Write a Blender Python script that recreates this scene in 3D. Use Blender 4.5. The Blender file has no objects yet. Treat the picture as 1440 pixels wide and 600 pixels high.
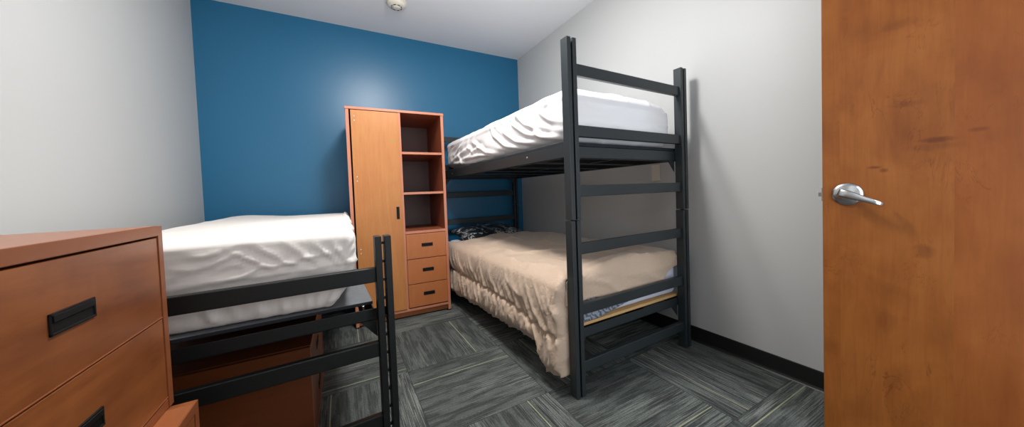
import bpy, bmesh, math, random
from mathutils import Vector, Matrix, noise
random.seed(7)
S = bpy.context.scene
C = S.collection
PI = math.pi

# ------------------------------------------------------------------ helpers
class MB:
    """collects shapes, then links them as one mesh object"""
    def __init__(self): self.bm = bmesh.new()
    def box(self, x0, x1, y0, y1, z0, z1, bev=0.0, seg=2, mat=None, M=None):
        b = bmesh.new()
        bmesh.ops.create_cube(b, size=1)
        for v in b.verts:
            v.co = Vector(((x0+x1)/2 + v.co.x*(x1-x0), (y0+y1)/2 + v.co.y*(y1-y0), (z0+z1)/2 + v.co.z*(z1-z0)))
        if bev > 0:
            bmesh.ops.bevel(b, geom=b.edges[:], offset=bev, segments=seg, profile=0.5, affect='EDGES')
        self.add(b, M, mat); return self
    def prism(self, pts, axis, a, c, bev=0, M=None, mat=None):
        """pts: 2D outline, extruded along axis from a to c"""
        b = bmesh.new()
        def mk(p, t):
            if axis == 'y': return (p[0], t, p[1])
            if axis == 'x': return (t, p[0], p[1])
            return (p[0], p[1], t)
        lo = [b.verts.new(mk(p, a)) for p in pts]; hi = [b.verts.new(mk(p, c)) for p in pts]
        n = len(pts)
        b.faces.new(lo); b.faces.new(hi)
        for i in range(n): b.faces.new((lo[i], lo[(i+1) % n], hi[(i+1) % n], hi[i]))
        bmesh.ops.recalc_face_normals(b, faces=b.faces[:])
        if bev: bmesh.ops.bevel(b, geom=b.edges[:], offset=bev, segments=2, profile=.5, affect='EDGES')
        self.add(b, M, mat); return self
    def lathe(self, prof, seg=40, M=None, mat=None):
        """prof: list of (r, z), about z"""
        b = bmesh.new(); rings = []
        for r, z in prof:
            if r < 1e-6: rings.append([b.verts.new((0, 0, z))])
            else: rings.append([b.verts.new((r*math.cos(2*PI*i/seg), r*math.sin(2*PI*i/seg), z)) for i in range(seg)])
        for A, B in zip(rings, rings[1:]):
            for i in range(seg):
                j = (i+1) % seg
                q = [A[i % len(A)], A[j % len(A)], B[j % len(B)], B[i % len(B)]]
                u = []
                for v in q:
                    if v not in u: u.append(v)
                if len(u) > 2:
                    try: b.faces.new(u)
                    except ValueError: pass
        bmesh.ops.recalc_face_normals(b, faces=b.faces[:])
        self.add(b, M, mat); return self
    def add(self, b, M=None, mat=None):
        if M is not None: bmesh.ops.transform(b, matrix=M, verts=b.verts[:])
        if mat is not None:
            for f in b.faces: f.material_index = mat
        me = bpy.data.meshes.new('t'); b.to_mesh(me); b.free()
        self.bm.from_mesh(me); bpy.data.meshes.remove(me)
    def build(self, name, mats, parent=None, smooth=False, loc=None):
        me = bpy.data.meshes.new(name); self.bm.to_mesh(me); self.bm.free()
        return link(name, me, mats, parent, smooth, loc)

def link(name, me, mats, parent=None, smooth=False, loc=None):
    if not isinstance(mats, (list, tuple)): mats = [mats]
    for m in mats: me.materials.append(m)
    if smooth:
        for p in me.polygons: p.use_smooth = True
    o = bpy.data.objects.new(name, me); C.objects.link(o)
    if parent: o.parent = parent
    if loc: o.location = loc
    return o
def tag(o, label=None, cat=None, group=None, kind=None):
    if label: o['label'] = label
    if cat: o['category'] = cat
    if group: o['group'] = group
    if kind: o['kind'] = kind
    return o
def empty(name, loc, rz=0):
    o = bpy.data.objects.new(name, None); C.objects.link(o)
    o.location = loc; o.rotation_euler = (0, 0, rz); o.empty_display_size = .1
    return o
def sstep(a, b, x):
    t = min(1, max(0, (x-a)/(b-a))); return t*t*(3-2*t)
def srgb(r, g, b):
    f = lambda c: (c/255/12.92) if c/255 <= .04045 else ((c/255+.055)/1.055)**2.4
    return (f(r), f(g), f(b), 1)

# ------------------------------------------------------------------ materials
class NT:
    def __init__(self, name, rough=.5, metal=0, spec=.5):
        self.m = bpy.data.materials.new(name); self.m.use_nodes = True
        self.t = self.m.node_tree; self.b = self.t.nodes['Principled BSDF']
        self.b.inputs['Roughness'].default_value = rough; self.b.inputs['Metallic'].default_value = metal
        self.b.inputs['Specular IOR Level'].default_value = spec
    def n(self, ty, **kw):
        x = self.t.nodes.new(ty)
        for k, v in kw.items(): setattr(x, k, v)
        return x
    def l(self, a, b): self.t.links.new(a, b)
    def coord(self, scale=(1, 1, 1), out='Object', rot=(0, 0, 0), loc=(0, 0, 0)):
        tc = self.n('ShaderNodeTexCoord'); mp = self.n('ShaderNodeMapping')
        mp.inputs['Scale'].default_value = scale; mp.inputs['Rotation'].default_value = rot; mp.inputs['Location'].default_value = loc
        self.l(tc.outputs[out], mp.inputs['Vector']); return mp.outputs['Vector']
    def noise(self, vec, scale=5, detail=4, rough=.5, dist=0):
        x = self.n('ShaderNodeTexNoise'); x.inputs['Scale'].default_value = scale; x.inputs['Detail'].default_value = detail
        x.inputs['Roughness'].default_value = rough; x.inputs['Distortion'].default_value = dist
        if vec is not None: self.l(vec, x.inputs['Vector'])
        return x.outputs['Fac']
    def ramp(self, fac, stops, interp='LINEAR'):
        x = self.n('ShaderNodeValToRGB'); e = x.color_ramp.elements; x.color_ramp.interpolation = interp
        while len(e) > 1: e.remove(e[0])
        e[0].position, e[0].color = stops[0]
        for p, c in stops[1:]: k = e.new(p); k.color = c
        self.l(fac, x.inputs['Fac']); return x.outputs['Color']
    def mix(self, a, b, fac=.5, mode='MIX'):
        x = self.n('ShaderNodeMix', data_type='RGBA', blend_type=mode)
        for s, v in ((6, a), (7, b), (0, fac)):
            if hasattr(v, 'is_output'): self.l(v, x.inputs[s])
            else: x.inputs[s].default_value = v
        return x.outputs[2]
    def math(self, op, a, b=None, c=None):
        x = self.n('ShaderNodeMath', operation=op)
        for i, v in enumerate((a, b, c)):
            if v is None: continue
            if hasattr(v, 'is_output'): self.l(v, x.inputs[i])
            else: x.inputs[i].default_value = v
        return x.outputs[0]
    def bump(self, h, strength=.2, dist=.01):
        x = self.n('ShaderNodeBump'); x.inputs['Strength'].default_value = strength; x.inputs['Distance'].default_value = dist
        self.l(h, x.inputs['Height']); self.l(x.outputs[0], self.b.inputs['Normal'])
    def col(self, c):
        if hasattr(c, 'is_output'): self.l(c, self.b.inputs['Base Color'])
        else: self.b.inputs['Base Color'].default_value = c
        return self

def paint(name, c, rough=.45, bump=.12, spec=.5):
    k = NT(name, rough, spec=spec); v = k.coord()
    a = k.noise(v, 1.6, 3)
    k.col(k.mix(c, tuple(x*.95 for x in c[:3])+(1,), a))
    k.bump(k.noise(v, 240, 3), bump, .002); return k.m
def wood(name, base, dark, axis='z', rough=.35, contrast=1.0, scale=1.0, blotch=.5):
    k = NT(name, rough, spec=.45)
    st = {'z': (9, 9, .9), 'y': (9, .9, 9), 'x': (.9, 9, 9)}[axis]
    inf = k.n('ShaderNodeObjectInfo'); add = k.n('ShaderNodeVectorMath', operation='ADD')
    tc = k.n('ShaderNodeTexCoord'); k.l(tc.outputs['Object'], add.inputs[0])
    sc = k.n('ShaderNodeVectorMath', operation='SCALE'); sc.inputs[0].default_value = (7, 5, 3); k.l(inf.outputs['Random'], sc.inputs['Scale'])
    k.l(sc.outputs[0], add.inputs[1])
    mp = k.n('ShaderNodeMapping'); mp.inputs['Scale'].default_value = tuple(s*scale for s in st); k.l(add.outputs[0], mp.inputs['Vector'])
    v = mp.outputs['Vector']
    fine = k.noise(v, 9, 5, .6, .4); broad = k.noise(v, 1.1, 4, .55, 1.6)
    bl = k.noise(add.outputs[0], 3.2, 4, .6, .5)
    f = k.math('ADD', k.math('MULTIPLY', fine, .35), k.math('MULTIPLY', broad, .65))
    f = k.math('ADD', k.math('MULTIPLY', f, 1-blotch*.5), k.math('MULTIPLY', bl, blotch*.5))
    lo, hi = .5-.18/contrast, .5+.18/contrast
    k.col(k.ramp(f, [(lo, dark), (hi, base)]))
    k.bump(fine, .03, .002); return k.m

W_GREY = paint('grey_wall_paint', srgb(194, 195, 194), .5)
W_BLUE = paint('blue_wall_paint', srgb(24, 104, 144), .36, .06, .6)
CEIL = paint('ceiling_paint', srgb(238, 238, 240), .8, .1)
BASEB = NT('black_vinyl', .45).col(srgb(22, 23, 23)).m
METAL = None
def metal_paint(name, c, r):
    k = NT(name, r, 0, .5); v = k.coord(); k.col(k.mix(c, tuple(x*.75 for x in c[:3])+(1,), k.noise(v, 3, 4)))
    k.bump(k.noise(v, 300, 2), .08, .001); return k.m
METAL = metal_paint('charcoal_powder_coat', srgb(41, 48, 51), .42)
METAL_B = metal_paint('black_powder_coat', srgb(15, 19, 20), .45)
PINM = NT('black_steel', .4, .6).col(srgb(25, 26, 27)).m
CHROME = NT('satin_nickel', .26, 1).col(srgb(190, 192, 192)).m
STEEL = NT('zinc_steel', .3, 1).col(srgb(205, 205, 205)).m
CH_D = srgb(150, 70, 34); CH_L = srgb(186, 94, 50)
WARD = wood('wardrobe_cherry_laminate', srgb(198, 136, 78), srgb(178, 110, 58), 'z', .38, 1.0)
WARD_DR = wood('wardrobe_drawer_laminate', srgb(190, 118, 70), srgb(172, 100, 56), 'z', .38, .8)
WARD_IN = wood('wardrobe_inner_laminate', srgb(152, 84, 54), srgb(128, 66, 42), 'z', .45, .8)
BACKP = NT('dark_back_panel', .6).col(srgb(124, 104, 102)).m
EDGE = wood('rose_edge_band', srgb(204, 136, 108), srgb(186, 116, 88), 'z', .35, .6)
DRES = wood('dresser_cherry_laminate', srgb(156, 92, 48), srgb(104, 54, 26), 'y', .33, 1.25, .9, 1.0)
DRES_TOP = wood('dresser_top_laminate', srgb(162, 98, 60), srgb(140, 80, 46), 'y', .3, .9)
DRES_EDGE = wood('dresser_edge_band', srgb(142, 82, 48), srgb(118, 64, 36), 'y', .35, .6)
GAP = NT('dark_gap', .7).col(srgb(40, 16, 10)).m
UNDER = wood('shaded_chest_laminate', srgb(118, 62, 28), srgb(96, 46, 20), 'x', .42, .8)  # browns darkened to carry the shade under the bed
BLACKPL = NT('black_plastic', .5, spec=.3).col(srgb(9, 9, 10)).m
PLY = wood('pale_plywood', srgb(214, 176, 120), srgb(190, 148, 92), 'x', .6, .8)
BOARD = None
def felt(name, c):
    k = NT(name, .9, spec=.2); v = k.coord(); n = k.noise(v, 60, 4); k.col(k.mix(c, tuple(x*.7 for x in c[:3])+(1,), n)); k.bump(n, .2, .003); return k.m
BOARD = felt('grey_board_cover', srgb(112, 115, 119))
BOARD_K = felt('black_board_cover', srgb(46, 49, 54))

def cloth(name, c, bump=.25, scale=26, rough=.75, sheen=.2, stretch=(1, 1, 1)):
    k = NT(name, rough, spec=.25); k.b.inputs['Sheen Weight'].default_value = sheen
    v = k.coord(stretch); a = k.noise(v, scale, 5, .55, 1.2); f = k.noise(k.coord(), 500, 2)
    k.col(c); k.bump(k.math('ADD', a, k.math('MULTIPLY', f, .12)), bump, .012); return k.m
SHEET_W = cloth('white_fitted_sheet', srgb(240, 239, 240), .12, 10, .8, .1)
SHEET_L = cloth('off_white_fitted_sheet', srgb(228, 222, 216), .2, 10, .7, .1)
COMF = cloth('tan_comforter_cloth', srgb(198, 174, 152), .5, 22, .6, .25)
LAV = cloth('pale_lavender_cover', srgb(214, 216, 232), .15, 14)

def leaf_mat():
    k = NT('grey_leaf_print', .8); v = k.coord((1, 1, 1), 'Object')
    w = k.n('ShaderNodeTexWave', wave_type='BANDS', bands_direction='DIAGONAL'); w.inputs['Scale'].default_value = 16
    w.inputs['Distortion'].default_value = 7; w.inputs['Detail'].default_value = 2; w.inputs['Detail Scale'].default_value = 2.2; k.l(v, w.inputs['Vector'])
    k.col(k.ramp(w.outputs['Fac'], [(.35, srgb(88, 94, 106)), (.6, srgb(150, 156, 168))])); return k.m
LEAF = leaf_mat()
def pillow_mat():
    k = NT('dark_floral_pillow_print', .32, spec=.6); v = k.coord()
    n = k.n('ShaderNodeTexNoise'); n.inputs['Scale'].default_value = 7; n.inputs['Distortion'].default_value = 2.5; n.inputs['Detail'].default_value = 1; k.l(v, n.inputs['Vector'])
    w = k.n('ShaderNodeTexVoronoi', feature='DISTANCE_TO_EDGE'); w.inputs['Scale'].default_value = 13
    mixv = k.n('ShaderNodeMix', data_type='VECTOR'); mixv.inputs[0].default_value = .25
    k.l(v, mixv.inputs[4]); k.l(n.outputs['Color'], mixv.inputs[5]); k.l(mixv.outputs[1], w.inputs['Vector'])
    lines = k.ramp(w.outputs['Distance'], [(.0, (1, 1, 1, 1)), (.07, (1, 1, 1, 1)), (.10, (0, 0, 0, 1))])
    area = k.ramp(n.outputs['Fac'], [(.50, (0, 0, 0, 1)), (.54, (1, 1, 1, 1))])
    f = k.mix((0, 0, 0, 1), lines, area)
    k.col(k.mix(srgb(38, 42, 44), srgb(190, 190, 190), f)); return k.m
PILLOW = pillow_mat()

def door_mat():
    k = NT('stained_maple_veneer', .42, spec=.3); v = k.coord()
    sep = k.n('ShaderNodeSeparateXYZ'); k.l(v, sep.inputs[0])
    # veneer leaves side by side across the width: each leaf offsets the figure
    leaf = k.math('FLOOR', k.math('DIVIDE', k.math('ADD', sep.outputs[0], 0.22), .27))
    cb = k.n('ShaderNodeCombineXYZ'); k.l(k.math('ADD', sep.outputs[0], k.math('MULTIPLY', leaf, 3.7)), cb.inputs[0]); k.l(leaf, cb.inputs[1]); k.l(sep.outputs[2], cb.inputs[2])
    mp = k.n('ShaderNodeMapping'); mp.inputs['Scale'].default_value = (7, 1, 1.5); k.l(cb.outputs[0], mp.inputs['Vector'])
    fig = k.noise(mp.outputs[0], 1.3, 6, .6, 1.2)
    mp2 = k.n('ShaderNodeMapping'); mp2.inputs['Scale'].default_value = (60, 1, 3.5); k.l(cb.outputs[0], mp2.inputs['Vector'])
    fine = k.noise(mp2.outputs[0], 2, 4, .6, .3)
    bl = k.noise(cb.outputs[0], 4.0, 4, .55, .8)
    rings = k.n('ShaderNodeTexWave', wave_type='BANDS', bands_direction='X'); rings.inputs['Scale'].default_value = 3.2
    rings.inputs['Distortion'].default_value = 9; rings.inputs['Detail'].default_value = 3; rings.inputs['Detail Scale'].default_value = .7
    mp3 = k.n('ShaderNodeMapping'); mp3.inputs['Scale'].default_value = (3, 1, .8); k.l(cb.outputs[0], mp3.inputs['Vector']); k.l(mp3.outputs[0], rings.inputs['Vector'])
    ringl = k.ramp(rings.outputs['Fac'], [(0, (.0, 0, 0, 1)), (.10, (1, 1, 1, 1))])
    f = k.math('ADD', k.math('MULTIPLY', fig, .5), k.math('MULTIPLY', bl, .5))
    base = k.ramp(f, [(.28, srgb(110, 58, 20)), (.5, srgb(140, 82, 32)), (.72, srgb(158, 98, 44))])
    base = k.mix(base, k.mix(base, srgb(98, 44, 16), .5), k.math('MULTIPLY', fine, .8))
    base = k.mix(k.mix(base, srgb(120, 54, 20), .14), base, ringl)
    # crackled figure: thin winding vertical lines
    mp5 = k.n('ShaderNodeMapping'); mp5.inputs['Scale'].default_value = (9, 1, 2.6); k.l(cb.outputs[0], mp5.inputs['Vector'])
    cn = k.noise(mp5.outputs[0], 1.2, 5, .62, 1.4); cl = k.ramp(k.math('ABSOLUTE', k.math('SUBTRACT', cn, .5)), [(0, (1, 1, 1, 1)), (.010, (0, 0, 0, 1))])
    gate = k.ramp(k.noise(cb.outputs[0], 5, 2), [(.50, (0, 0, 0, 1)), (.62, (1, 1, 1, 1))])
    base = k.mix(base, srgb(92, 42, 14), k.math('MULTIPLY', k.math('MULTIPLY', cl, gate), .55))
    # knots with ragged outlines
    wn = k.math('MULTIPLY', k.math('SUBTRACT', k.noise(v, 22, 4, .65, .6), .5), 1.7)
    acc = None
    for (kx, kz, sx, sz, am) in ((.283, 1.192, .046, .013, .75), (.275, 1.170, .070, .018, .35), (.365, 1.215, .024, .009, .7), (.142, 1.108, .022, .007, .75), (.165, 1.095, .014, .010, .7), (.215, 1.33, .05, .012, .3),
                                 (.255, .80, .030, .030, .5), (.66, 1.02, .05, .012, .4), (.20, 1.62, .05, .02, .3), (.17, .52, .03, .05, .28), (.60, .62, .03, .02, .4), (.75, 1.42, .05, .012, .45)):
        dx = k.math('DIVIDE', k.math('SUBTRACT', sep.outputs[0], kx), sx); dz = k.math('DIVIDE', k.math('SUBTRACT', sep.outputs[2], kz), sz)
        d2 = k.math('ADD', k.math('MULTIPLY', dx, dx), k.math('MULTIPLY', dz, dz))
        gg = k.math('MULTIPLY', k.math('SUBTRACT', 1.0, k.math('ADD', d2, wn)), am)
        gg = k.math('MAXIMUM', k.math('MINIMUM', gg, am), 0.0)
        acc = gg if acc is None else k.math('MAXIMUM', acc, gg)
    base = k.mix(base, srgb(82, 36, 12), acc)
    # darker second leaf
    dk = k.math('GREATER_THAN', sep.outputs[0], .32)
    base = k.mix(base, k.mix(base, srgb(122, 56, 20), .30), dk)
    k.col(base); k.bump(fine, .03, .002); return k.m
DOORM = door_mat()

def carpet_mat():
    k = NT('striped_carpet_tiles', .95, spec=.15)
    uv = k.n('ShaderNodeUVMap', uv_map='UVMap'); ln = k.n('ShaderNodeUVMap', uv_map='Line')
    def st(su, sv, sc, d, r=.5):
        mp = k.n('ShaderNodeMapping'); mp.inputs['Scale'].default_value = (su, sv, 1); k.l(uv.outputs[0], mp.inputs['Vector'])
        return k.noise(mp.outputs[0], sc, d, r)
    thin = st(190, 3.4, 1, 3, .65); mid = st(24, 4.2, 1, 3, .55); zone = st(3.4, .9, 1, 2, .5); speck = st(260, 90, 1, 2, .6)
    zf = k.ramp(zone, [(.42, (0, 0, 0, 1)), (.60, (1, 1, 1, 1))])
    midc = k.ramp(mid, [(.46, (0, 0, 0, 1)), (.54, (1, 1, 1, 1))])
    thinc = k.ramp(thin, [(.48, (0, 0, 0, 1)), (.60, (1, 1, 1, 1))])
    base = k.mix(srgb(52, 55, 54), srgb(82, 86, 83), midc)
    base = k.mix(base, srgb(80, 86, 85), .25)
    lt = k.mix(base, srgb(136, 139, 134), k.mix((0, 0, 0, 1), thinc, k.mix((.12, .12, .12, 1), (.8, .8, .8, 1), zf)))
    dkc = k.mix(lt, srgb(42, 44, 44), k.ramp(st(60, 2.2, 1, 2, .5), [(.58, (0, 0, 0, 1)), (.68, (.7, .7, .7, 1))]))
    sp = k.ramp(speck, [(.3, (.72, .72, .72, 1)), (.7, (1.25, 1.25, 1.25, 1))])
    c = k.mix(dkc, sp, 1.0, 'MULTIPLY')
    sx = k.n('ShaderNodeSeparateXYZ'); k.l(ln.outputs[0], sx.inputs[0])
    d = k.math('ABSOLUTE', sx.outputs[0])
    m = k.math('MULTIPLY', k.math('LESS_THAN', d, .0028), k.math('ADD', .25, k.math('MULTIPLY', st(3, 7, 1, 3), .9)))
    c = k.mix(c, srgb(164, 168, 132), m)
    # seam between tiles
    e = k.math('LESS_THAN', sx.outputs[1], .0022)
    c = k.mix(c, srgb(38, 41, 42), k.math('MULTIPLY', e, .6))
    k.col(c); k.bump(k.math('ADD', speck, k.math('MULTIPLY', thin, .6)), .35, .004); return k.m
CARPET = carpet_mat()

# ------------------------------------------------------------------ room shell
XL, XR, YB, YF, H = -1.005, 2.0955, 3.545, -.42, 2.775
MB().box(XL-.12, XR+.12, YB, YB+.12, 0, H).build('wall_back', W_BLUE)['kind'] = 'structure'
MB().box(XL-.12, XL, YF-.12, YB, 0, H).build('wall_left', W_GREY)['kind'] = 'structure'
MB().box(XR, XR+.12, YF-.12, YB, 0, H).build('wall_right', W_GREY)['kind'] = 'structure'
# front wall with the doorway (behind the camera)
DX0, DX1, DH = 1.03, 1.99, 2.16
w = MB(); w.box(XL, DX0, YF-.12, YF, 0, H); w.box(DX1, XR, YF-.12, YF, 0, H); w.box(DX0, DX1, YF-.12, YF, DH, H)
w.build('wall_front', W_GREY)['kind'] = 'structure'
MB().box(XL-.12, XR+.12, YF-.12, YB+.12, H, H+.1).build('ceiling', CEIL)['kind'] = 'structure'

# carpet: one mesh, one quad per tile, quarter-turned like a chessboard
T = .605; TX0, TY0 = .31, .75
lines = {(0, 1): 1.807-1.355, (0, 2): .755-.31, (0, 0): .788-.31, (1, 0): .853-.75, (2, 0): 1.64-1.52, (2, -1): .69-.145,
         (-1, 2): 2.007-1.96, (-1, 1): -.093+.295, (-1, 3): .073+.295}
bm = bmesh.new(); u1 = bm.loops.layers.uv.new('UVMap'); u2 = bm.loops.layers.uv.new('Line')
rnd = random.Random(3)
NSUB = 2
for i in range(-3, 4):
    for j in range(-4, 6):
        x0, y0 = TX0+i*T, TY0+j*T; x1, y1 = x0+T, y0+T
        cx0, cx1, cy0, cy1 = max(x0, XL), min(x1, XR), max(y0, YF-.6), min(y1, YB)
        if cx1-cx0 < .001 or cy1-cy0 < .001: continue
        alongx = (i+j) % 2 == 1
        lp = lines.get((i, j), rnd.uniform(.05, .55)); ox, oy = rnd.uniform(0, 90), rnd.uniform(0, 90)
        # split each tile in strips so the seam mask (distance to the border) interpolates
        e = .02
        xs = sorted({cx0, cx1, *[v for v in (x0+e, x1-e) if cx0 < v < cx1]}); ys = sorted({cy0, cy1, *[v for v in (y0+e, y1-e) if cy0 < v < cy1]})
        for a, b in zip(xs, xs[1:]):
            for c, d in zip(ys, ys[1:]):
                f = bm.faces.new([bm.verts.new(p) for p in ((a, c, 0), (b, c, 0), (b, d, 0), (a, d, 0))])
                for l in f.loops:
                    X, Y = l.vert.co.x-x0, l.vert.co.y-y0
                    u, v = (Y, X) if alongx else (X, Y)
                    l[u1].uv = (u+ox, v+oy)
                    border = min(X, Y, T-X, T-Y)
                    l[u2].uv = (u-lp, border)
bmesh.ops.remove_doubles(bm, verts=bm.verts[:], dist=1e-5)
me = bpy.data.meshes.new('floor'); bm.to_mesh(me); bm.free()
fo = link('floor', me, CARPET); fo['kind'] = 'structure'
MB().box(XL-.12, XR+.12, YF-.6, YB+.12, -.1, -.002).build('floor', BASEB)['kind'] = 'structure'

def baseboard(name, pts_axis, wall, a, b, sgn):
    # cove base profile: thin strip, rounded top, toe flaring out at the carpet
    prof = [(0, 0), (.014, 0), (.010, .004), (.0055, .014), (.0045, .03), (.0045, .096), (.003, .0995), (0, .100)]
    m = MB()
    if pts_axis == 'x':   # runs along y, profile in x
        m.prism([(wall+sgn*p, z) for p, z in prof], 'y', a, b)
    else:
        m2 = [(wall+sgn*p, z) for p, z in prof]; m.prism(m2, 'x', a, b)
    o = m.build(name, BASEB); o['kind'] = 'structure'
baseboard('baseboard_right', 'x', XR, YF, YB, -1)
baseboard('baseboard_left', 'x', XL, YF, YB, 1)
baseboard('baseboard_back', 'y', YB, XL, XR, -1)

# doorway frame
m = MB(); m.box(DX0-.05, DX0, YF-.14, YF+.02, 0, DH+.05, .003); m.box(DX1, DX1+.05, YF-.14, YF+.02, 0, DH+.05, .003); m.box(DX0, DX1, YF-.14, YF+.02, DH, DH+.05, .003)
m.build('trim_1', METAL_B)['kind'] = 'structure'

# ------------------------------------------------------------------ door
ea = math.radians(73.45); ED = 1.83
ex, ey = math.sin(ea)*ED, math.cos(ea)*ED
da = math.radians(165)               # direction from free edge to hinge, measured from +Y clockwise
# local frame: x from free edge to hinge, y away from the room side, z up
rz = math.atan2(math.cos(da), math.sin(da))
door = empty('door_1', (ex, ey, 0), rz); door['kind'] = 'structure'
MB().box(0, .914, 0, .044, .008, 2.13, .0015).build('door_leaf', DOORM, door)
m = MB()
for z in (.25, 1.05, 1.85):
    m.box(.914, .918, -.002, .046, z-.055, z+.055, .001)
    m.lathe([(0, -.057), (.007, -.057), (.007, .057), (0, .057)], 16, Matrix.Translation((.920, -.006, z)))
m.build('hinge', STEEL, door)
hz = 1.008
hd = MB()
RX = Matrix.Translation((.070, 0, hz)) @ Matrix.Rotation(PI/2, 4, 'X')     # lathe axis +z -> -y (towards the room)
hd.lathe([(0, 0), (.0445, 0), (.0445, .003), (.042, .007), (.034, .0105), (.0215, .0125), (.020, .013), (.0, .013)], 56, RX)
rose = hd.build('handle_rose', CHROME, door, True)
lv = MB()
lv.lathe([(0, .012), (.0135, .012), (.012, .02), (.0115, .046), (.0125, .055), (0, .056)], 32, RX)
lev = lv.build('door_handle', CHROME, door, True)
# lever: a tapering bar that leaves the neck, runs towards the hinge and returns to the door
b = bmesh.new()
path = []
secs = [(-.030, -.047, .0115, .004), (-.024, -.052, .0135, .0055), (0, -.055, .0145, .0065), (.02, -.057, .0130, .0065), (.05, -.0575, .0105, .006), (.08, -.0575, .0085, .0055), (.098, -.055, .0075, .005), (.107, -.048, .007, .0048), (.112, -.038, .0065, .0045), (.1135, -.020, .0065, .0042)]
prev = None
for i, (px, py, hh, tt) in enumerate(secs):
    a = secs[max(0, i-1)]; c = secs[min(len(secs)-1, i+1)]
    d = Vector((c[0]-a[0], c[1]-a[1], 0)).normalized(); nrm = Vector((-d.y, d.x, 0))
    ring = []
    for k in range(16):
        t = 2*PI*k/16; cx = math.copysign(abs(math.cos(t))**.6, math.cos(t)); sz = math.copysign(abs(math.sin(t))**.6, math.sin(t))
        p = Vector((px, py, 0)) + nrm*tt*cx + Vector((0, 0, sz*hh*1.1 - .0006*max(0, px*100)*.6))
        ring.append(b.verts.new(p+Vector((.070, 0, hz))))
    if prev:
        for k in range(16): b.faces.new((prev[k], prev[(k+1) % 16], ring[(k+1) % 16], ring[k]))
    else: b.faces.new(ring)
    prev = ring
b.faces.new(prev); bmesh.ops.recalc_face_normals(b, faces=b.faces[:])
mm = MB(); mm.add(b); mm.bm.transform(Matrix.Translation((.070, 0, hz)) @ Matrix.Rotation(math.radians(21), 4, 'Y') @ Matrix.Diagonal((.86, 1, 1, 1)) @ Matrix.Translation((-.070, 0, -hz))); lvr = mm.build('lever', CHROME, lev, True)
MB().box(-.0035, .0, .012, .032, hz-.028, hz+.028, .0005).build('latch_plate', CHROME, door)
MB().prism([(-.013, .016), (-.003, .014), (0, .014), (0, .030), (-.003, .030)], 'z', hz-.009, hz+.009, .0006).build('latch_bolt', CHROME, door)

# ------------------------------------------------------------------ bed end frames
PW, PD = .061, .050                       # post width and depth
def post(parent, x, y, z0, z1, mat, pins=True, mid=.011):
    tw = (PW-mid)/2
    m = MB(); m.box(x, x+tw, y, y+PD, z0, z1, .002); m.box(x+PW-tw, x+PW, y, y+PD, z0, z1, .002)
    o = m.build('post', mat, parent)
    if pins:
        n = int(round((z1-z0)/.0762))
        for i in range(n):
            z = z1-.028-i*.0745
            if z < z0+.01: break
            bm = MB(); bm.box(x+tw-.001, x+PW-tw+.001, y+.012, y+.022, z-.005, z+.005, .001); bm.build('pin', PINM, o)
    return o
def rail(parent, x0, x1, y, ztop, mat, h=.059, t=.026):
    MB().box(x0, x1, y, y+t, ztop-h, ztop, .004, 3).build('rail', mat, parent)
def end_frame(parent, W, y, z0, mat, flip=False, sy=1, pins=True, dx=0, tops=(.785, .480, .176)):
    post(parent, dx, y, z0, z0+.909, mat, pins); post(parent, W-PW+dx, y, z0, z0+.909, mat, pins)
    ry = y+.012 if not flip else y+PD-.012-.026
    for t in tops: rail(parent, PW+dx-.002, W-PW+dx+.002, ry, z0+t, mat)
def deck_frame(parent, W, L, zt, mat, dz=.066, ins=0):
    """angle-iron deck frame: top edge zt, near end y=.052.. far end y=L-.0"""
    y0, y1 = PD+.004, L-.004
    m = MB(); m.box(ins+.008, ins+.013, y0, y1, zt-dz, zt, .001); m.box(ins+.008, ins+.05, y0, y1, zt-dz, zt-dz+.005, .001); m.build('side_rail', mat, parent)
    m = MB(); m.box(W-ins-.013, W-ins-.008, y0, y1, zt-dz, zt, .001); m.box(W-ins-.05, W-ins-.008, y0, y1, zt-dz, zt-dz+.005, .001); m.build('side_rail', mat, parent)
    for a, s in ((y0, 1), (y1, -1)):
        m = MB(); m.box(.013, W-.013, min(a, a+s*.005), max(a, a+s*.005), zt-dz, zt-.004, .001)
        m.box(.013, W-.013, min(a, a+s*.04), max(a, a+s*.04), zt-dz, zt-dz+.005, .001)
        # corner gussets
        for gx, gs in ((PW, 1), (W-PW, -1)):
            m.prism([(gx, zt-dz), (gx+gs*.06, zt-dz), (gx, zt-dz-.07)], 'y', min(a, a+s*.005), max(a, a+s*.005))
        m.build('cross_rail', mat, parent)
    # cross slats under the board
    n = 5
    for i in range(1, n+1):
        y = y0+(y1-y0)*i/(n+1)
        MB().box(ins+.013, W-ins-.013, y-.02, y+.02, zt-dz+.005, zt-dz+.012, .001).build('slat', mat, parent)
    for (bx, by) in () if ins else ((.006, .40), (.006, L-.40), (W-.006, .40), (W-.006, L-.40)):
        sg = -1 if bx < W/2 else 1
        m = MB(); m.lathe([(0, 0), (.007, 0), (.006, .003), (0, .004)], 16, Matrix.Translation((.008 if sg < 0 else W-.008, by, zt-.028)) @ Matrix.Rotation(sg*PI/2, 4, 'Y'))
        m.build('bolt', STEEL, parent, True)

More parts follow.
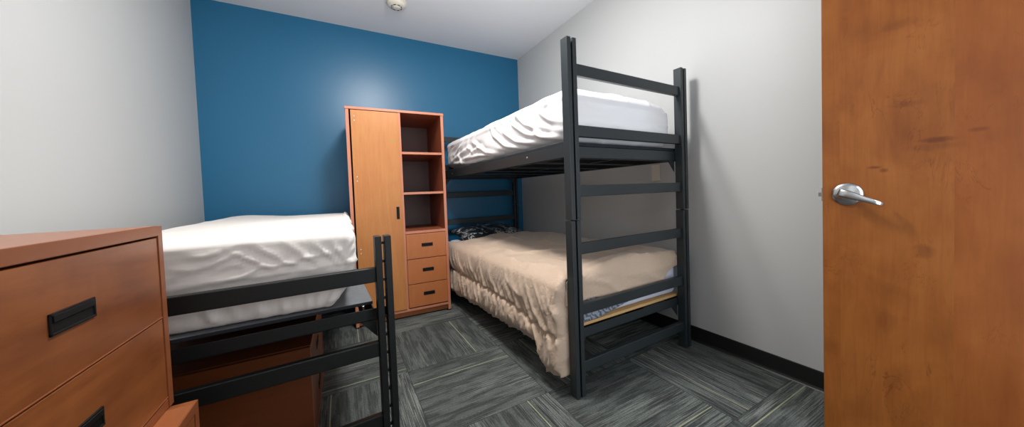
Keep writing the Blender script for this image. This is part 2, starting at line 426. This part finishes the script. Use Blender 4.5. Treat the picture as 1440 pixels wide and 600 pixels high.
BW, BL = .994, 2.16
bunk = empty('bunk_bed', (1.0049, 1.2255, 0), math.radians(1.145))
tag(bunk, 'tall charcoal metal bunk bed of stacked end frames against the right wall', 'bunk bed')
end_frame(bunk, BW, 0, 0, METAL, tops=(.790, .476, .173))
end_frame(bunk, BW, 0, .914, METAL, dx=.004, tops=(.790, .481, .174))
end_frame(bunk, BW, BL, 0, METAL, flip=True, pins=False)
end_frame(bunk, BW, BL, .914, METAL, flip=True, pins=False, tops=(.790, .481, .174))
m = 0
for x in (0, BW-PW):
    for y in (0, BL):
        MB().box(x+.024, x+.038, y+.015, y+.035, .90, .93, .001).build('stacking_pin', PINM, bunk)
deck_frame(bunk, BW, BL, 1.297, METAL)
deck_frame(bunk, BW, BL, .327, METAL, .055)

def bunk_pt(x, y, z): return bunk.matrix_basis @ Vector((x, y, z))
Mb = Matrix.Translation((1.0049, 1.2255, 0)) @ Matrix.Rotation(math.radians(1.145), 4, 'Z')

# boards lying on the frames
def board(name, mat, Mx, x0, x1, y0, y1, z0, z1, label):
    o = MB().box(x0, x1, y0, y1, z0, z1, .003).build(name, mat)
    if isinstance(mat, list):
        for f in o.data.polygons: f.material_index = 0 if f.normal.z > .9 else 1
    o.matrix_world = Mx; tag(o, label, 'bed board', 'bed boards'); return o
board('bed_board', BOARD_K, Mb, .02, .974, .066, 2.09, 1.297, 1.316, 'thin black board under the mattress of the top bunk')
board('bed_board', PLY, Mb, .02, .974, .066, 2.09, .328, .345, 'pale plywood board under the bottom bunk mattress')

# ------------------------------------------------------------------ soft things
def fbm(p, s, o=4): return noise.fractal(Vector(p)*s, 1.0, 2.0, o)
def ridge(p, s, warp=.3, seed=0):
    q = Vector(p)*s + Vector((seed, seed*1.7, seed*.3)); w = noise.noise_vector(q*.6)*warp; q = q+w
    return 1-abs(noise.noise(q))*2.2
def soft_box(x0, x1, y0, y1, z0, z1, r, step, disp, post_fn=None):
    """rounded box as a fine quad grid, each vertex moved along its normal by disp(p, n)"""
    b = bmesh.new(); cx, cy, cz = (x0+x1)/2, (y0+y1)/2, (z0+z1)/2; hx, hy, hz = (x1-x0)/2, (y1-y0)/2, (z1-z0)/2
    nx, ny, nz = [max(2, int(round(2*h/step))) for h in (hx, hy, hz)]
    def P(u, v, w):
        p = Vector((u*hx, v*hy, w*hz)); q = Vector([max(-h+r, min(h-r, c)) for c, h in zip(p, (hx, hy, hz))]); d = p-q
        if d.length > 1e-9: nn = d.normalized(); p = q+nn*r
        else: nn = Vector((0, 0, 1))
        if d.length <= 1e-9: nn = p.normalized()
        o = Vector((cx, cy, cz))
        pp = p+o
        q = pp + nn*disp(pp, nn)
        return post_fn(q) if post_fn else q
    cache = {}
    def V(i, j, k):
        if (i, j, k) not in cache: cache[(i, j, k)] = b.verts.new(P(2*i/nx-1, 2*j/ny-1, 2*k/nz-1))
        return cache[(i, j, k)]
    for i in range(nx):
        for j in range(ny):
            b.faces.new((V(i, j, 0), V(i, j+1, 0), V(i+1, j+1, 0), V(i+1, j, 0))); b.faces.new((V(i, j, nz), V(i+1, j, nz), V(i+1, j+1, nz), V(i, j+1, nz)))
    for i in range(nx):
        for k in range(nz):
            b.faces.new((V(i, 0, k), V(i+1, 0, k), V(i+1, 0, k+1), V(i, 0, k+1))); b.faces.new((V(i, ny, k), V(i, ny, k+1), V(i+1, ny, k+1), V(i+1, ny, k)))
    for j in range(ny):
        for k in range(nz):
            b.faces.new((V(0, j, k), V(0, j, k+1), V(0, j+1, k+1), V(0, j+1, k))); b.faces.new((V(nx, j, k), V(nx, j+1, k), V(nx, j+1, k+1), V(nx, j, k+1)))
    m = MB(); m.add(b); return m

# folds measured on the sheets: (distance along, share of the height)
TOP_FOLDS = [[(0.462,0.997),(0.555,0.841),(0.461,0.583),(0.220,0.331)],
[(0.766,1.007),(0.732,0.586),(0.576,0.279),(0.356,0.100)],
[(0.958,0.993),(0.905,0.624),(0.718,0.255),(0.499,0.034)],
[(1.214,0.934),(1.286,0.648),(1.059,0.252),(0.801,0.048)],
[(1.815,0.121),(1.526,0.234),(1.175,0.203),(0.860,0.021)],
[(1.809,0.293),(1.575,0.459),(1.357,0.514)],
[(1.781,0.452),(1.609,0.614),(1.508,0.766)],
[(1.529,0.145),(1.262,0.407),(1.110,0.434)],
[(1.382,0.786),(1.423,0.590),(1.295,0.359)],
[(0.224,0.893),(0.284,0.697),(0.203,0.497),(0.091,0.383)],
[(0.404,0.528),(0.293,0.224),(0.108,0.048)],
[(1.812,0.197),(1.440,0.069),(0.985,0.010)],
[(0.639,0.990),(0.606,0.686),(0.448,0.376),(0.257,0.203)],
[(1.606,0.703),(1.656,0.424),(1.587,0.121)]]
LEFT_FOLDS = [[(0.332,0.517),(0.440,0.562),(0.633,0.555),(0.790,0.586),(0.864,0.607)],
[(0.334,0.655),(0.377,0.697),(0.443,0.759),(0.518,0.879)],
[(0.380,0.869),(0.418,0.859),(0.478,0.907)],
[(0.481,0.903),(0.526,0.800),(0.593,0.638),(0.633,0.583)],
[(0.440,0.531),(0.514,0.586),(0.578,0.690),(0.677,0.641)],
[(0.557,0.890),(0.615,0.759),(0.687,0.583)],
[(0.648,0.879),(0.689,0.762),(0.755,0.583)],
[(0.724,0.876),(0.768,0.745),(0.814,0.572)],
[(0.793,0.848),(0.811,0.728),(0.838,0.579)],
[(0.442,0.683),(0.497,0.731),(0.525,0.690)],
[(0.339,0.731),(0.391,0.745)],
[(0.514,0.621),(0.634,0.662),(0.700,0.721),(0.816,0.762)],
[(0.611,0.469),(0.697,0.521),(0.813,0.517)]]

def prep(folds, h): return [[(a, b*h) for a, b in c] for c in folds]
def crease(folds, a, c, w=.011, lim=.06):
    """height of the nearest fold lines at (a, c), both in metres"""
    tot = 0
    for ln in folds:
        best = 9; side = 1; tt = 0
        for k in range(len(ln)-1):
            x0, y0 = ln[k]; x1, y1 = ln[k+1]; dx, dy = x1-x0, y1-y0; L = dx*dx+dy*dy
            t = max(0, min(1, ((a-x0)*dx+(c-y0)*dy)/L)); ex, ey = a-x0-t*dx, c-y0-t*dy; d = ex*ex+ey*ey
            if d < best: best = d; side = 1 if ex*dy-ey*dx > 0 else -1; tt = (k+t)/(len(ln)-1)
        d = math.sqrt(best)
        if d < lim:
            e = math.sin(max(0, min(1, .12+.76*tt))*PI)
            tot += e*(math.exp(-(d/w)**2) - .55*math.exp(-((d-2.0*w)/w)**2)*(1 if side > 0 else .3))
    return tot
TF = prep(TOP_FOLDS, .29); LF = prep(LEFT_FOLDS, .29)
# top bunk mattress in its fitted sheet
def top_disp(p, n):
    zt = (p.z-1.316)/.29
    d = -.010 + .004*fbm(p, 2)
    far = sstep(.7, 1.9, p.y)
    if n.x < -.2:
        d += .012*crease(TF, p.y, p.z-1.316, .015, .09)*sstep(1.0, .8, zt) + .004*noise.noise(Vector((p.y*5, p.z*9, 0)))
        d += .007*far*max(0, ridge((p.y*2+zt*.6, zt*1.2-p.y*.6, 0), 3.0, .5, 8.3))**2
        d -= .010*sstep(.20, 0, zt)
    elif n.y < -.2:
        d += .006*max(0, ridge((p.x*1.0+zt*.8, zt*1.3-p.x*.5, 2), 2.4, .5, 5))**3 + .003
        d += .004*sstep(.75, 1, zt)*max(0, noise.noise(Vector((p.x*22, zt, 1))))
    if n.z > .2:
        d += .016*max(0, 1-((p.x-.42)/.5)**2) - .020*sstep(.75, .95, p.x)
        d += .003*max(0, ridge((p.x*1.5, p.y, 0), 2.2, .6, 9))**3
    return d
def mattress(name, m, mat, Mx, label, group='mattresses on the beds'):
    o = m.build(name, mat, None, True); o.matrix_world = Mx; tag(o, label, 'mattress', group); return o
mattress('mattress', soft_box(.030, .948, .060, 2.03, 1.317, 1.612, .08, .0115, top_disp), SHEET_W, Mb,
         'thick mattress in a white fitted sheet on the top bunk')

# bottom bunk mattress
def low_disp(p, n): return -.004+.003*fbm(p, 4)
mattress('mattress', soft_box(.035, .955, .066, 2.07, .346, .580, .04, .03, low_disp), LAV, Mb,
         'pale lavender covered mattress under the tan comforter on the bottom bunk')
# patterned sheet hanging over the near end, left part
b = bmesh.new(); nx, nz = 60, 14; g = []
for i in range(nx+1):
    x = .045+.50*i/nx
    zb = .352 + .055*max(0, (x-.22)/.33)**1.0
    col = []
    for k in range(nz+1):
        z = zb+(.50-zb)*k/nz
        y = .0610 - .002*noise.noise(Vector((x*14, z*9, 0)))
        col.append(b.verts.new((x, y, z)))
    g.append(col)
for i in range(nx):
    for k in range(nz): b.faces.new((g[i][k], g[i+1][k], g[i+1][k+1], g[i][k+1]))
m = MB(); m.add(b); o = m.build('bed_sheet', LEAF, None, True); o.matrix_world = Mb
mod = o.modifiers.new('thick', 'SOLIDIFY'); mod.thickness = .0025; mod.offset = 0
tag(o, 'grey leaf-patterned bed sheet showing at the foot of the bottom bunk', 'sheet')

# tan comforter: sheet coordinates a (across, from wall side to over the left edge), b (along, far to near)
def comforter():
    bm = bmesh.new()
    XRT, XLE, YFAR, YN = .958, .005, 1.93, .088
    ZT = .612; R = .055
    def drop(d, R):       # arc then straight; returns outward, down
        if d <= 0: return d, 0
        q = R*PI/2
        if d < q: t = d/R; return R*math.sin(t), R*(1-math.cos(t))
        return R, R+(d-q)
    step = .0095
    na = int(((XRT-XLE)+.60)/step); nb = int((YFAR-YN+.20)/step)
    G = {}
    for i in range(na+1):
        for j in range(nb+1):
            a = i*step; bb = j*step
            dl = a-(XRT-XLE)        # beyond the left edge
            de = bb-(YFAR-YN)       # beyond the near end
            if dl > .02 and de > .13: continue
            ynow = YFAR-bb
            # hem lengths
            hem = .475 + .045*sstep(.8, 1.9, ynow) - .030*sstep(.8, .36, ynow) + .008*noise.noise(Vector((ynow*9, 0, 0)))
            hem += .115*sstep(.31, .19, ynow) - .03*sstep(.12, .07, ynow)
            ehem = .172+.012*noise.noise(Vector((a*5, 3, 0))) + .062*math.exp(-((XRT-a-.60)/.13)**2) - .065*sstep(.72, .90, XRT-a)
            dl2 = dl*hem/.585 if dl > 0 else dl
            de2 = de*ehem/.20 if de > 0 else de
            ox, dzx = drop(dl2, R); oy, dzy = drop(de2, R*.8)
            corner = dl > .02 and de > 0
            x = XRT-a if dl <= 0 else XLE-ox
            y = ynow if de <= 0 else YN-min(oy, .040)
            if corner: x += max(0, de-.03)*.9; dzy = 0; y = max(y, .054)
            # near-left tip narrows under its own corner
            z = ZT-dzx-dzy
            sd = max(0, dl2)
            # shapes
            p = Vector((x, y, z))
            top = 1-sstep(0, .05, max(sd, max(0, de2)))
            z += top*(.016*fbm((x, y, 0), 2.2) + .016*max(0, ridge((x*1.0+y*.5, y*1.1-x*.4, 0), 1.7, .9, 4))**2.5 + .008*max(0, ridge((x*2, y*.8, 0), 3, .8, 6))**3 + .007*sstep(1.1, .3, y)*max(0, ridge((x*.7+y*.3, y*2.6-x*.5, 0), 2.4, .7, 16))**2)
            z += top*.03*sstep(.5, .1, abs(x-.55))*1.0
            z -= top*.045*sstep(1.55, 1.93, ynow)
            if sd > 0:
                along = ynow
                amp = sstep(.02, .2, sd)
                wig = .35*noise.noise(Vector((along*4, sd*5, 8)))
                fold = .012*amp*(noise.noise(Vector((along*6+sd*2.2, sd*2.0, 1)))+.3)
                fold += .015*amp*max(0, 1-abs(noise.noise(Vector((along*9+sd*4.5+wig, sd*3.2, 5))))*3.2)**2
                fold += .005*amp*max(0, 1-abs(noise.noise(Vector((along*15-sd*9+wig, sd*5, 11))))*3.4)**2
                seam = .285+.05*sstep(.55, .2, ynow); ds = sd-seam
                fold -= .015*math.exp(-(ds/.010)**2)
                pk = max(0, 1-abs(noise.noise(Vector((along*14+ds*7, ds*1.5, 0))))*4.6)
                fold += .019*pk*math.exp(-(ds/.075)**2)
                dh = sd-(hem-.02)
                pk2 = max(0, 1-abs(noise.noise(Vector((along*12-dh*5, dh*1.5, 6))))*4.4)
                fold += .015*pk2*math.exp(-(dh/.07)**2)
                fold -= .020*sstep(hem-.05, hem, sd)
                x -= fold-.004
                x -= .026*math.sin(min(PI, sd/seam*PI)) + .020*math.sin(min(PI, max(0, (sd-seam)/(hem-seam))*PI))
                if not corner:
                    y += .030*sstep(.40, .54, sd)*sstep(.26, .06, ynow)
                    x -= .010*sstep(.30, .05, ynow)*sstep(.05, .3, sd)
                else: y += .022*max(0, noise.noise(Vector((x*11+sd*3, sd*9, 2)))); x += .5*max(0, de-.03)
                if not corner: y += .010*noise.noise(Vector((along*6, sd*6, 2)))*amp*sstep(.05, .15, ynow)
            if de > 0 and dl <= .02:
                y += .010*noise.noise(Vector((x*10, z*6, 1)))*sstep(0, .05, de2)
                y = max(y, .044)
                z += .010*noise.noise(Vector((x*7, 1, z*3)))
                if de2 > .05: y = .053 - .013*max(0, ridge((x*1.0, z*3.2+x*.55, 0), 2.4, .5, 5))**1.5*sstep(.05, .09, de2)
            G[(i, j)] = bm.verts.new((x, y, z))
    for i in range(na):
        for j in range(nb):
            q = [(i, j), (i+1, j), (i+1, j+1), (i, j+1)]
            if all(k in G for k in q): bm.faces.new([G[k] for k in q])
    bmesh.ops.recalc_face_normals(bm, faces=bm.faces[:])
    return bm
m = MB(); m.add(comforter()); o = m.build('comforter', COMF, None, True); o.matrix_world = Mb
mod = o.modifiers.new('thick', 'SOLIDIFY'); mod.thickness = .010; mod.offset = -1
tag(o, 'rumpled tan comforter draped over the bottom bunk and hanging towards the floor', 'comforter')

# pillow
def pillow():
    b = bmesh.new(); bmesh.ops.create_grid(b, x_segments=60, y_segments=40, size=1)
    top = {}
    vs = b.verts[:]
    for v in vs:
        u, w = v.co.x, v.co.y
        t = max(0, (1-abs(u)**2.6))*max(0, (1-abs(w)**2.4)); h = t**.42
        sx = 1-.06*(1-abs(w))**1*0 + .0
        pin = 1-.07*math.cos(w*PI/2)*abs(u)
        z = .085*h + .012*max(0, ridge((u*1.6, w*1.2, 0), 1.5, .8, 3))**3*h + .010*fbm((u, w, 0), 2)*h
        v.co = Vector((u*.375*pin, w*.22*(1-.07*math.cos(u*PI/2)*abs(w)), z))
    dup = bmesh.ops.duplicate(b, geom=b.verts[:]+b.edges[:]+b.faces[:])
    for g in dup['geom']:
        if isinstance(g, bmesh.types.BMVert): g.co.z = -g.co.z*.35
    bmesh.ops.remove_doubles(b, verts=b.verts[:], dist=.0006)
    bmesh.ops.recalc_face_normals(b, faces=b.faces[:])
    m = MB(); m.add(b); return m
o = pillow().build('pillow', PILLOW, None, True)
o.matrix_world = Mb @ Matrix.Translation((.46, 1.93, .620)) @ Matrix.Rotation(.03, 4, 'Z') @ Matrix.Rotation(.16, 4, 'X')
tag(o, 'dark shiny pillow with a pale floral print at the head of the bottom bunk', 'pillow')

# ------------------------------------------------------------------ left bed
LB = (.1723, 1.341); la = math.radians(-.28)
Ml = Matrix.Translation((LB[0]-BW*math.cos(la), LB[1]-BW*math.sin(la), 0)) @ Matrix.Rotation(la, 4, 'Z')
lf = math.radians(2.6)
Mf = Matrix.Translation((LB[0]-BW*math.cos(lf), LB[1]-BW*math.sin(lf)+.004, 0)) @ Matrix.Rotation(lf, 4, 'Z')
bed = empty('single_bed', Mf.translation, lf)
tag(bed, 'black metal single bed with a low slotted end frame beside the left wall', 'bed')
end_frame(bed, BW, 0, 0, METAL_B, tops=(.785, .485, .187))
LBL = 2.11
end_frame(bed, BW, LBL, 0, METAL_B, flip=True, pins=False, tops=(.785, .485, .187))
deck_frame(bed, BW, LBL, .614, METAL_B, .052, .062)
for px in (.885,):
    mm = MB(); mm.lathe([(0, 0), (.004, 0), (.004, .014), (.006, .0145), (.006, .018), (0, .018)], 12, Matrix.Translation((px, .057+.002, .610))); mm.build('board_hook', STEEL, bed, True)
board('bed_board', [BOARD, BOARD_K], Mf, .075, .922, .062, 2.03, .6265, .6405, 'grey board under the mattress of the single bed on the left')
MB  # noqa
for yy in (.35, 1.05, 1.75): MB().box(.08, .91, yy-.02, yy+.02, .609, .6265, .001).build('spacer', METAL_B, bed)

def left_taper(p):
    zt = (p.z-.641)/.295
    k = sstep(.55, 0, zt); p.x -= (.052*k*k+.020*k)*sstep(.62, .88, p.x); p.y += .012*k*sstep(.4, 0, p.y)
    return p
def left_disp(p, n):
    zt = (p.z-.641)/.291
    d = -.006+.002*fbm(p, 2.5)
    if n.y < -.2:
        d += .004
        # elastic hem gathers below, long diagonal pull lines above
        lo = sstep(.42, .08, zt)
        lo *= sstep(-.05, .12, zt)
        d += .034*lo*max(0, noise.noise(Vector((p.x*26+zt*1.8+noise.noise(Vector((p.x*5, 0, 0))), zt*1.0, 0))))
        fx = (p.x-.80); fz = (zt-.56)*.29          # pull lines gathering at the corner tuck
        ang = math.atan2(fz, -fx); rr = math.hypot(fx, fz)
        d += .006*max(0, noise.noise(Vector((ang*9, rr*1.2, 3))))*sstep(0, .06, rr)*sstep(.62, .2, rr)*2*sstep(.3, .45, zt)*sstep(1.0, .86, zt)
        d += .009*crease(LF, p.x, p.z-.642, .008, .04)*sstep(.3, .45, zt)*sstep(1.0, .86, zt)
    if n.x > .2:
        d += .014*max(0, ridge((p.y*1.6, zt*.9, 0), 2.4, .7, 2))**2
        d += .010*max(0, noise.noise(Vector((p.y*14, zt, 3))))
    if n.z < -.2: d = max(d, -.002) if d < 0 else 0
    if n.z > .3:
        d += .006*noise.noise(Vector((p.x*1.6, p.y*1.2, 0))) + .004*max(0, ridge((p.x, p.y*1.4, 0), 1.6, .6, 3))**3 + .012*math.sin(min(1, max(0, p.y/2))*PI)
        d += .022*math.exp(-((p.x-.13)/.18)**2)*sstep(1.2, 1.9, p.y)
    return d
mattress('mattress', soft_box(.02, .858, .046, 1.99, .641, .936, .030, .010, left_disp, left_taper), SHEET_L, Ml,
         'mattress in a loose off-white fitted sheet on the single bed at left')

# ------------------------------------------------------------------ wardrobe
WW, WH, WD = .786, 1.80, .60
wr = empty('wardrobe', (.0656, 2.8287, 0), math.radians(-1.87))
tag(wr, 'tall cherry wood wardrobe with one door, open shelves and three drawers', 'wardrobe')
SP = .024
def carc(name, x0, x1, y0, y1, z0, z1, mat=WARD, edge=True, front_t=.002, parent=wr):
    m = MB(); m.box(x0, x1, y0+front_t, y1, z0, z1, .0005, 1, mat=0)
    if edge: m.box(x0, x1, y0, y0+front_t+.0005, z0, z1, .0008, 1, mat=1)
    return m.build(name, [mat, EDGE], parent)
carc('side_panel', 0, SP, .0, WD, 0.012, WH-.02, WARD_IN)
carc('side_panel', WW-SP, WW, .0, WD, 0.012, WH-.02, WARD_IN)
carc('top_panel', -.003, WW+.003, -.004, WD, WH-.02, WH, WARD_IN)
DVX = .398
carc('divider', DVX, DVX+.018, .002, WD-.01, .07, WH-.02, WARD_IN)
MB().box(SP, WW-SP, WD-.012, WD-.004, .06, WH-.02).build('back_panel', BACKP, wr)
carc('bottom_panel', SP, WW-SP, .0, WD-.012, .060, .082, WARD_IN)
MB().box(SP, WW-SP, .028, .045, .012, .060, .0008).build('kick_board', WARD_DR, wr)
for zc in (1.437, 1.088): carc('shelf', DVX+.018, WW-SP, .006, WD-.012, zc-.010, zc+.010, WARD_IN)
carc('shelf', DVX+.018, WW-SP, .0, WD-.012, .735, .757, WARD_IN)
# door
m = MB(); m.box(SP+.012, DVX+.001, -.006, .013, .086, WH-.026, .0015)
dr = m.build('wardrobe_door', WARD, wr)
def cup(parent, x, z, w, h, front, thing=None, axis='x', M=None):
    """recessed black pull: rim, dark cup and an overhanging lip"""
    m = MB(); r = .004
    m.box(x-w/2, x+w/2, front-.003, front+.002, z+h/2-r, z+h/2, .001); m.box(x-w/2, x+w/2, front-.003, front+.002, z-h/2, z-h/2+r, .001)
    m.box(x-w/2, x-w/2+r, front-.003, front+.002, z-h/2, z+h/2, .001); m.box(x+w/2-r, x+w/2, front-.003, front+.002, z-h/2, z+h/2, .001)
    m.box(x-w/2+.002, x+w/2-.002, front-.0012, front+.001, z-h/2+.002, z+h/2-.002)
    if axis == 'x': m.box(x-w/2+.003, x+w/2-.003, front-.004, front, z+.002, z+h/2-.002, .001)
    else: m.box(x+.001, x+w/2-.002, front-.004, front, z-h/2+.003, z+h/2-.003, .001)
    o = m.build('handle', BLACKPL, parent)
    if M is not None: o.matrix_local = M
    return o
cup(dr, .362, .925, .024, .105, -.006, axis='z')
for z in (1.725, 1.690, 1.235, 1.200, .645, .612):
    mm = MB(); mm.lathe([(0, 0), (.0045, 0), (.004, .0015), (0, .002)], 12, Matrix.Translation((SP+.038, -.006, z)) @ Matrix.Rotation(PI/2, 4, 'X')); mm.build('screw_cap', LAV, dr, True)
st = MB(); k = NT('worn_green_sticker', .6); nn = k.noise(k.coord(), 60, 3); k.col(k.ramp(nn, [(.45, srgb(196, 120, 60)), (.52, srgb(150, 150, 70))]))
for (a, b_, c_, d_) in ((.325, .335, 1.545, 1.560), (.331, .343, 1.535, 1.549), (.343, .352, 1.538, 1.556), (.350, .358, 1.548, 1.562)):
    st.box(a, b_, -.0066, -.0058, c_-.01, d_-.01, .0001, 1)
st.build('sticker', k.m, dr)
# drawers
zb = [.733, .512, .292, .088]
for i in range(3):
    z1, z0 = zb[i]-.003, zb[i+1]+.003
    m = MB(); m.box(DVX+.020, WW-SP-.003, -.006, .013, z0, z1, .0015)
    d = m.build('drawer', WARD_DR, wr)
    cup(d, (DVX+.02+WW-SP)/2+.004, (z0+z1)/2+.008, .098, .030, -.006)
for x in (.02, WW-.02):
    for y in (.03, WD-.03):
        mm = MB(); mm.lathe([(0, 0), (.014, 0), (.012, .012), (0, .012)], 16, Matrix.Translation((x, y, 0))); mm.build('foot', BLACKPL, wr, True)

# ------------------------------------------------------------------ chests of drawers (fronts face +x)
def chest(name, x0, x1, y0, y1, z0, z1, nd, label, base=.022, mats=(DRES, DRES_TOP, DRES_EDGE), feet=False, group=None, hz_off=0, hw=.106):
    """x1 is the drawer front plane, y1 the far end"""
    t = empty(name, ((x0+x1)/2, (y0+y1)/2, z0)); cx, cy = (x0+x1)/2, (y0+y1)/2
    tag(t, label, 'chest of drawers', group)
    M = Matrix.Translation((-cx, -cy, -z0)); face, topm, edge = mats
    st, tt = .022, .026
    for (a, b_) in ((y0, y0+st), (y1-st, y1)):
        m = MB(); m.box(x0, x1-.001, a, b_, z0, z1-.0015, .0008, 1, mat=0, M=M); m.box(x1-.0015, x1+.001, a, b_, z0, z1-.0015, .0008, 1, mat=1, M=M)
        m.build('side_panel', [face, edge], t)
    m = MB(); m.box(x0, x1-.001, y0+st, y1-st, z1-tt, z1, .001, 2, mat=0, M=M); m.box(x1-.003, x1+.002, y0+st, y1-st, z1-tt, z1, .0015, 2, mat=1, M=M)
    m.build('top_panel', [topm, edge], t)
    MB().box(x0, x0+.006, y0+st, y1-st, z0, z1-tt, M=M).build('back_panel', GAP, t)
    m = MB(); m.box(x0+.006, x1-.001, y0+st, y1-st, z0, z0+base, .001, 1, M=M); m.box(x0+.006, x1-.012, y0+st, y1-st, z0+base, z0+base+.002, mat=1, M=M); m.build('bottom_panel', [edge, GAP], t)
    m = MB(); m.box(x1-.026, x1-.022, y0+st, y1-st, z0+base, z1-tt, M=M); m.build('drawer_box', GAP, t)
    hh = (z1-tt-.004-z0-base-.002)/nd
    for i in range(nd):
        zt = z1-tt-.004-i*hh; zbm = zt-hh+.003
        m = MB(); m.box(x1-.021, x1-.001, y0+st+.002, y1-st-.002, zbm, zt, .0015, 2, M=M)
        d = m.build('drawer', face, t)
        # lighter band along the lower edge of each drawer front
        MB().box(x1-.003, x1+.0002, y0+st+.002, y1-st-.002, zbm-.0002, zbm+.0022, .0004, 1, M=M).build('edge_band', edge, d)
        hc_y = (y0+y1)/2
        R = M @ Matrix.Translation((x1-.001, hc_y, (zt+zbm)/2+hz_off)) @ Matrix.Rotation(PI/2, 4, 'Z')
        h = MB(); w_, h_ = hw, .036; r = .004
        h.box(-w_/2, w_/2, -.003, .001, h_/2-r, h_/2, .001); h.box(-w_/2, w_/2, -.003, .001, -h_/2, -h_/2+r, .001)
        h.box(-w_/2, -w_/2+r, -.003, .001, -h_/2, h_/2, .001); h.box(w_/2-r, w_/2, -.003, .001, -h_/2, h_/2, .001)
        h.box(-w_/2+.002, w_/2-.002, -.001, .0005, -h_/2+.002, h_/2-.002)
        h.prism([(-.0045, h_/2-.004), (-.001, h_/2-.003), (-.001, .001), (-.0045, .004)], 'x', -w_/2+.005, w_/2-.005)
        h.bm.transform(R); h.build('handle', BLACKPL, d)
    return t
chest('chest_of_drawers', XL+.02, -.4126, .518, 1.156, .542, 1.013, 2, 'cherry wood two-drawer chest in the left foreground, stacked on a deeper one', hz_off=.0, group='cherry chests of drawers')
chest('chest_of_drawers', XL+.02, -.362, .40, 1.143, .0, .541, 2, 'lower cherry chest whose top corner juts out beneath the stacked two-drawer chest', group='cherry chests of drawers')
chest('chest_of_drawers', -.80, -.138, 1.52, 2.28, .0, .462, 2, 'shade-darkened reddish chest of drawers pushed under the single bed', mats=(UNDER, UNDER, DRES_EDGE), group='cherry chests of drawers')

# ------------------------------------------------------------------ ceiling detector, wall plate
sd = empty('smoke_detector', (.515, 2.935, H)); sd.scale = (1.14, 1.14, 1)
tag(sd, 'round off-white smoke detector on the ceiling above the wardrobe', 'smoke detector')
PLW = NT('off_white_plastic', .45).col(srgb(226, 220, 206)).m
F = Matrix.Rotation(PI, 4, 'X')
MB().lathe([(0, 0), (.076, 0), (.077, .006), (.074, .012), (0, .012)], 48, F).build('base', PLW, sd, True)
MB().lathe([(0, .012), (.070, .012), (.069, .02), (.060, .032), (.044, .040), (.030, .042)], 48, F).build('housing', PLW, sd, True)
MB().lathe([(0, .050), (.018, .050), (.026, .047), (.030, .042), (.0, .042)], 40, F).build('sensor_cap', PLW, sd, True)
for a in range(8):
    t = a*PI/4+.3; mm = MB(); mm.box(-.009, .009, -.0015, .0015, -.0024, .0024, .0005, 1); mm.bm.transform(Matrix.Rotation(t, 4, 'Z') @ Matrix.Translation((0, .0385, -.0425)) ); mm.build('vent_slot', BLACKPL, sd)
ol = empty('wall_plate', (XR, 1.55, 1.169))
tag(ol, 'cream wall plate on the right wall behind the bunk bed', 'wall plate')
MB().box(-.006, 0, -.037, .037, -.058, .058, .002).build('plate', PLW, ol)
mm = MB(); mm.box(-.0075, -.005, -.017, .017, -.033, .033, .001); mm.build('insert', PLW, ol)
for z in (-.047, .047):
    mm = MB(); mm.lathe([(0, 0), (.003, 0), (0, .001)], 10, Matrix.Translation((-.006, 0, z)) @ Matrix.Rotation(-PI/2, 4, 'Y')); mm.build('screw', STEEL, ol)

# ------------------------------------------------------------------ lights
def area(name, loc, rot, sx, sy, power, col):
    l = bpy.data.lights.new(name, 'AREA'); l.shape = 'RECTANGLE'; l.size = sx; l.size_y = sy; l.energy = power; l.color = col
    o = bpy.data.objects.new(name, l); C.objects.link(o); o.location = loc; o.rotation_euler = rot; return o
area('ceiling_lamp', (.48, 1.47, H-.06), (0, 0, 0), .34, .34, 25, (1, .985, .96))
pl = bpy.data.lights.new('ceiling_lamp_glow', 'POINT'); pl.energy = 25; pl.shadow_soft_size = .11; pl.color = (1, .985, .965)
po = bpy.data.objects.new('ceiling_lamp_glow', pl); C.objects.link(po); po.location = (.48, 1.47, H-.30)
area('doorway_fill', (1.46, YF-.35, 1.1), (PI/2, 0, 0), .95, 1.9, 15, (.84, .91, 1))  # added cool fill through the doorway, no hallway lamp is known
area('camera_fill', (-.1, YF+.05, 1.6), (PI/2, 0, 0), 1.8, 1.4, 4.5, (.88, .94, 1))  # added soft fill behind the camera, no fixture there
W = bpy.data.worlds.new('World'); S.world = W; W.use_nodes = True
W.node_tree.nodes['Background'].inputs[0].default_value = (.8, .85, .9, 1); W.node_tree.nodes['Background'].inputs[1].default_value = .5

# ------------------------------------------------------------------ camera
cam = bpy.data.cameras.new('camera'); co = bpy.data.objects.new('camera', cam); C.objects.link(co)
rt = Vector((0.8761365969944541, -0.4806369190288251, -0.0370515245766759)); up = Vector((0.046863091833410885, 0.008424174157360714, 0.9988657987505527))
fw = Vector((0.47977965153890245, 0.8768792307702612, -0.029904859353694142))
Mc = Matrix((rt, up, -fw)).transposed().to_4x4(); Mc.translation = (0, 0, 1.0647); co.matrix_world = Mc
cam.sensor_width = 36; cam.lens = 36*440.696/1440; cam.shift_y = -16.63/1440; cam.clip_start = .02
S.camera = co
S.view_settings.view_transform = 'Standard'; S.view_settings.look = 'None'; S.view_settings.gamma = 1; S.view_settings.use_curve_mapping = False
S.view_settings.exposure = 0.57
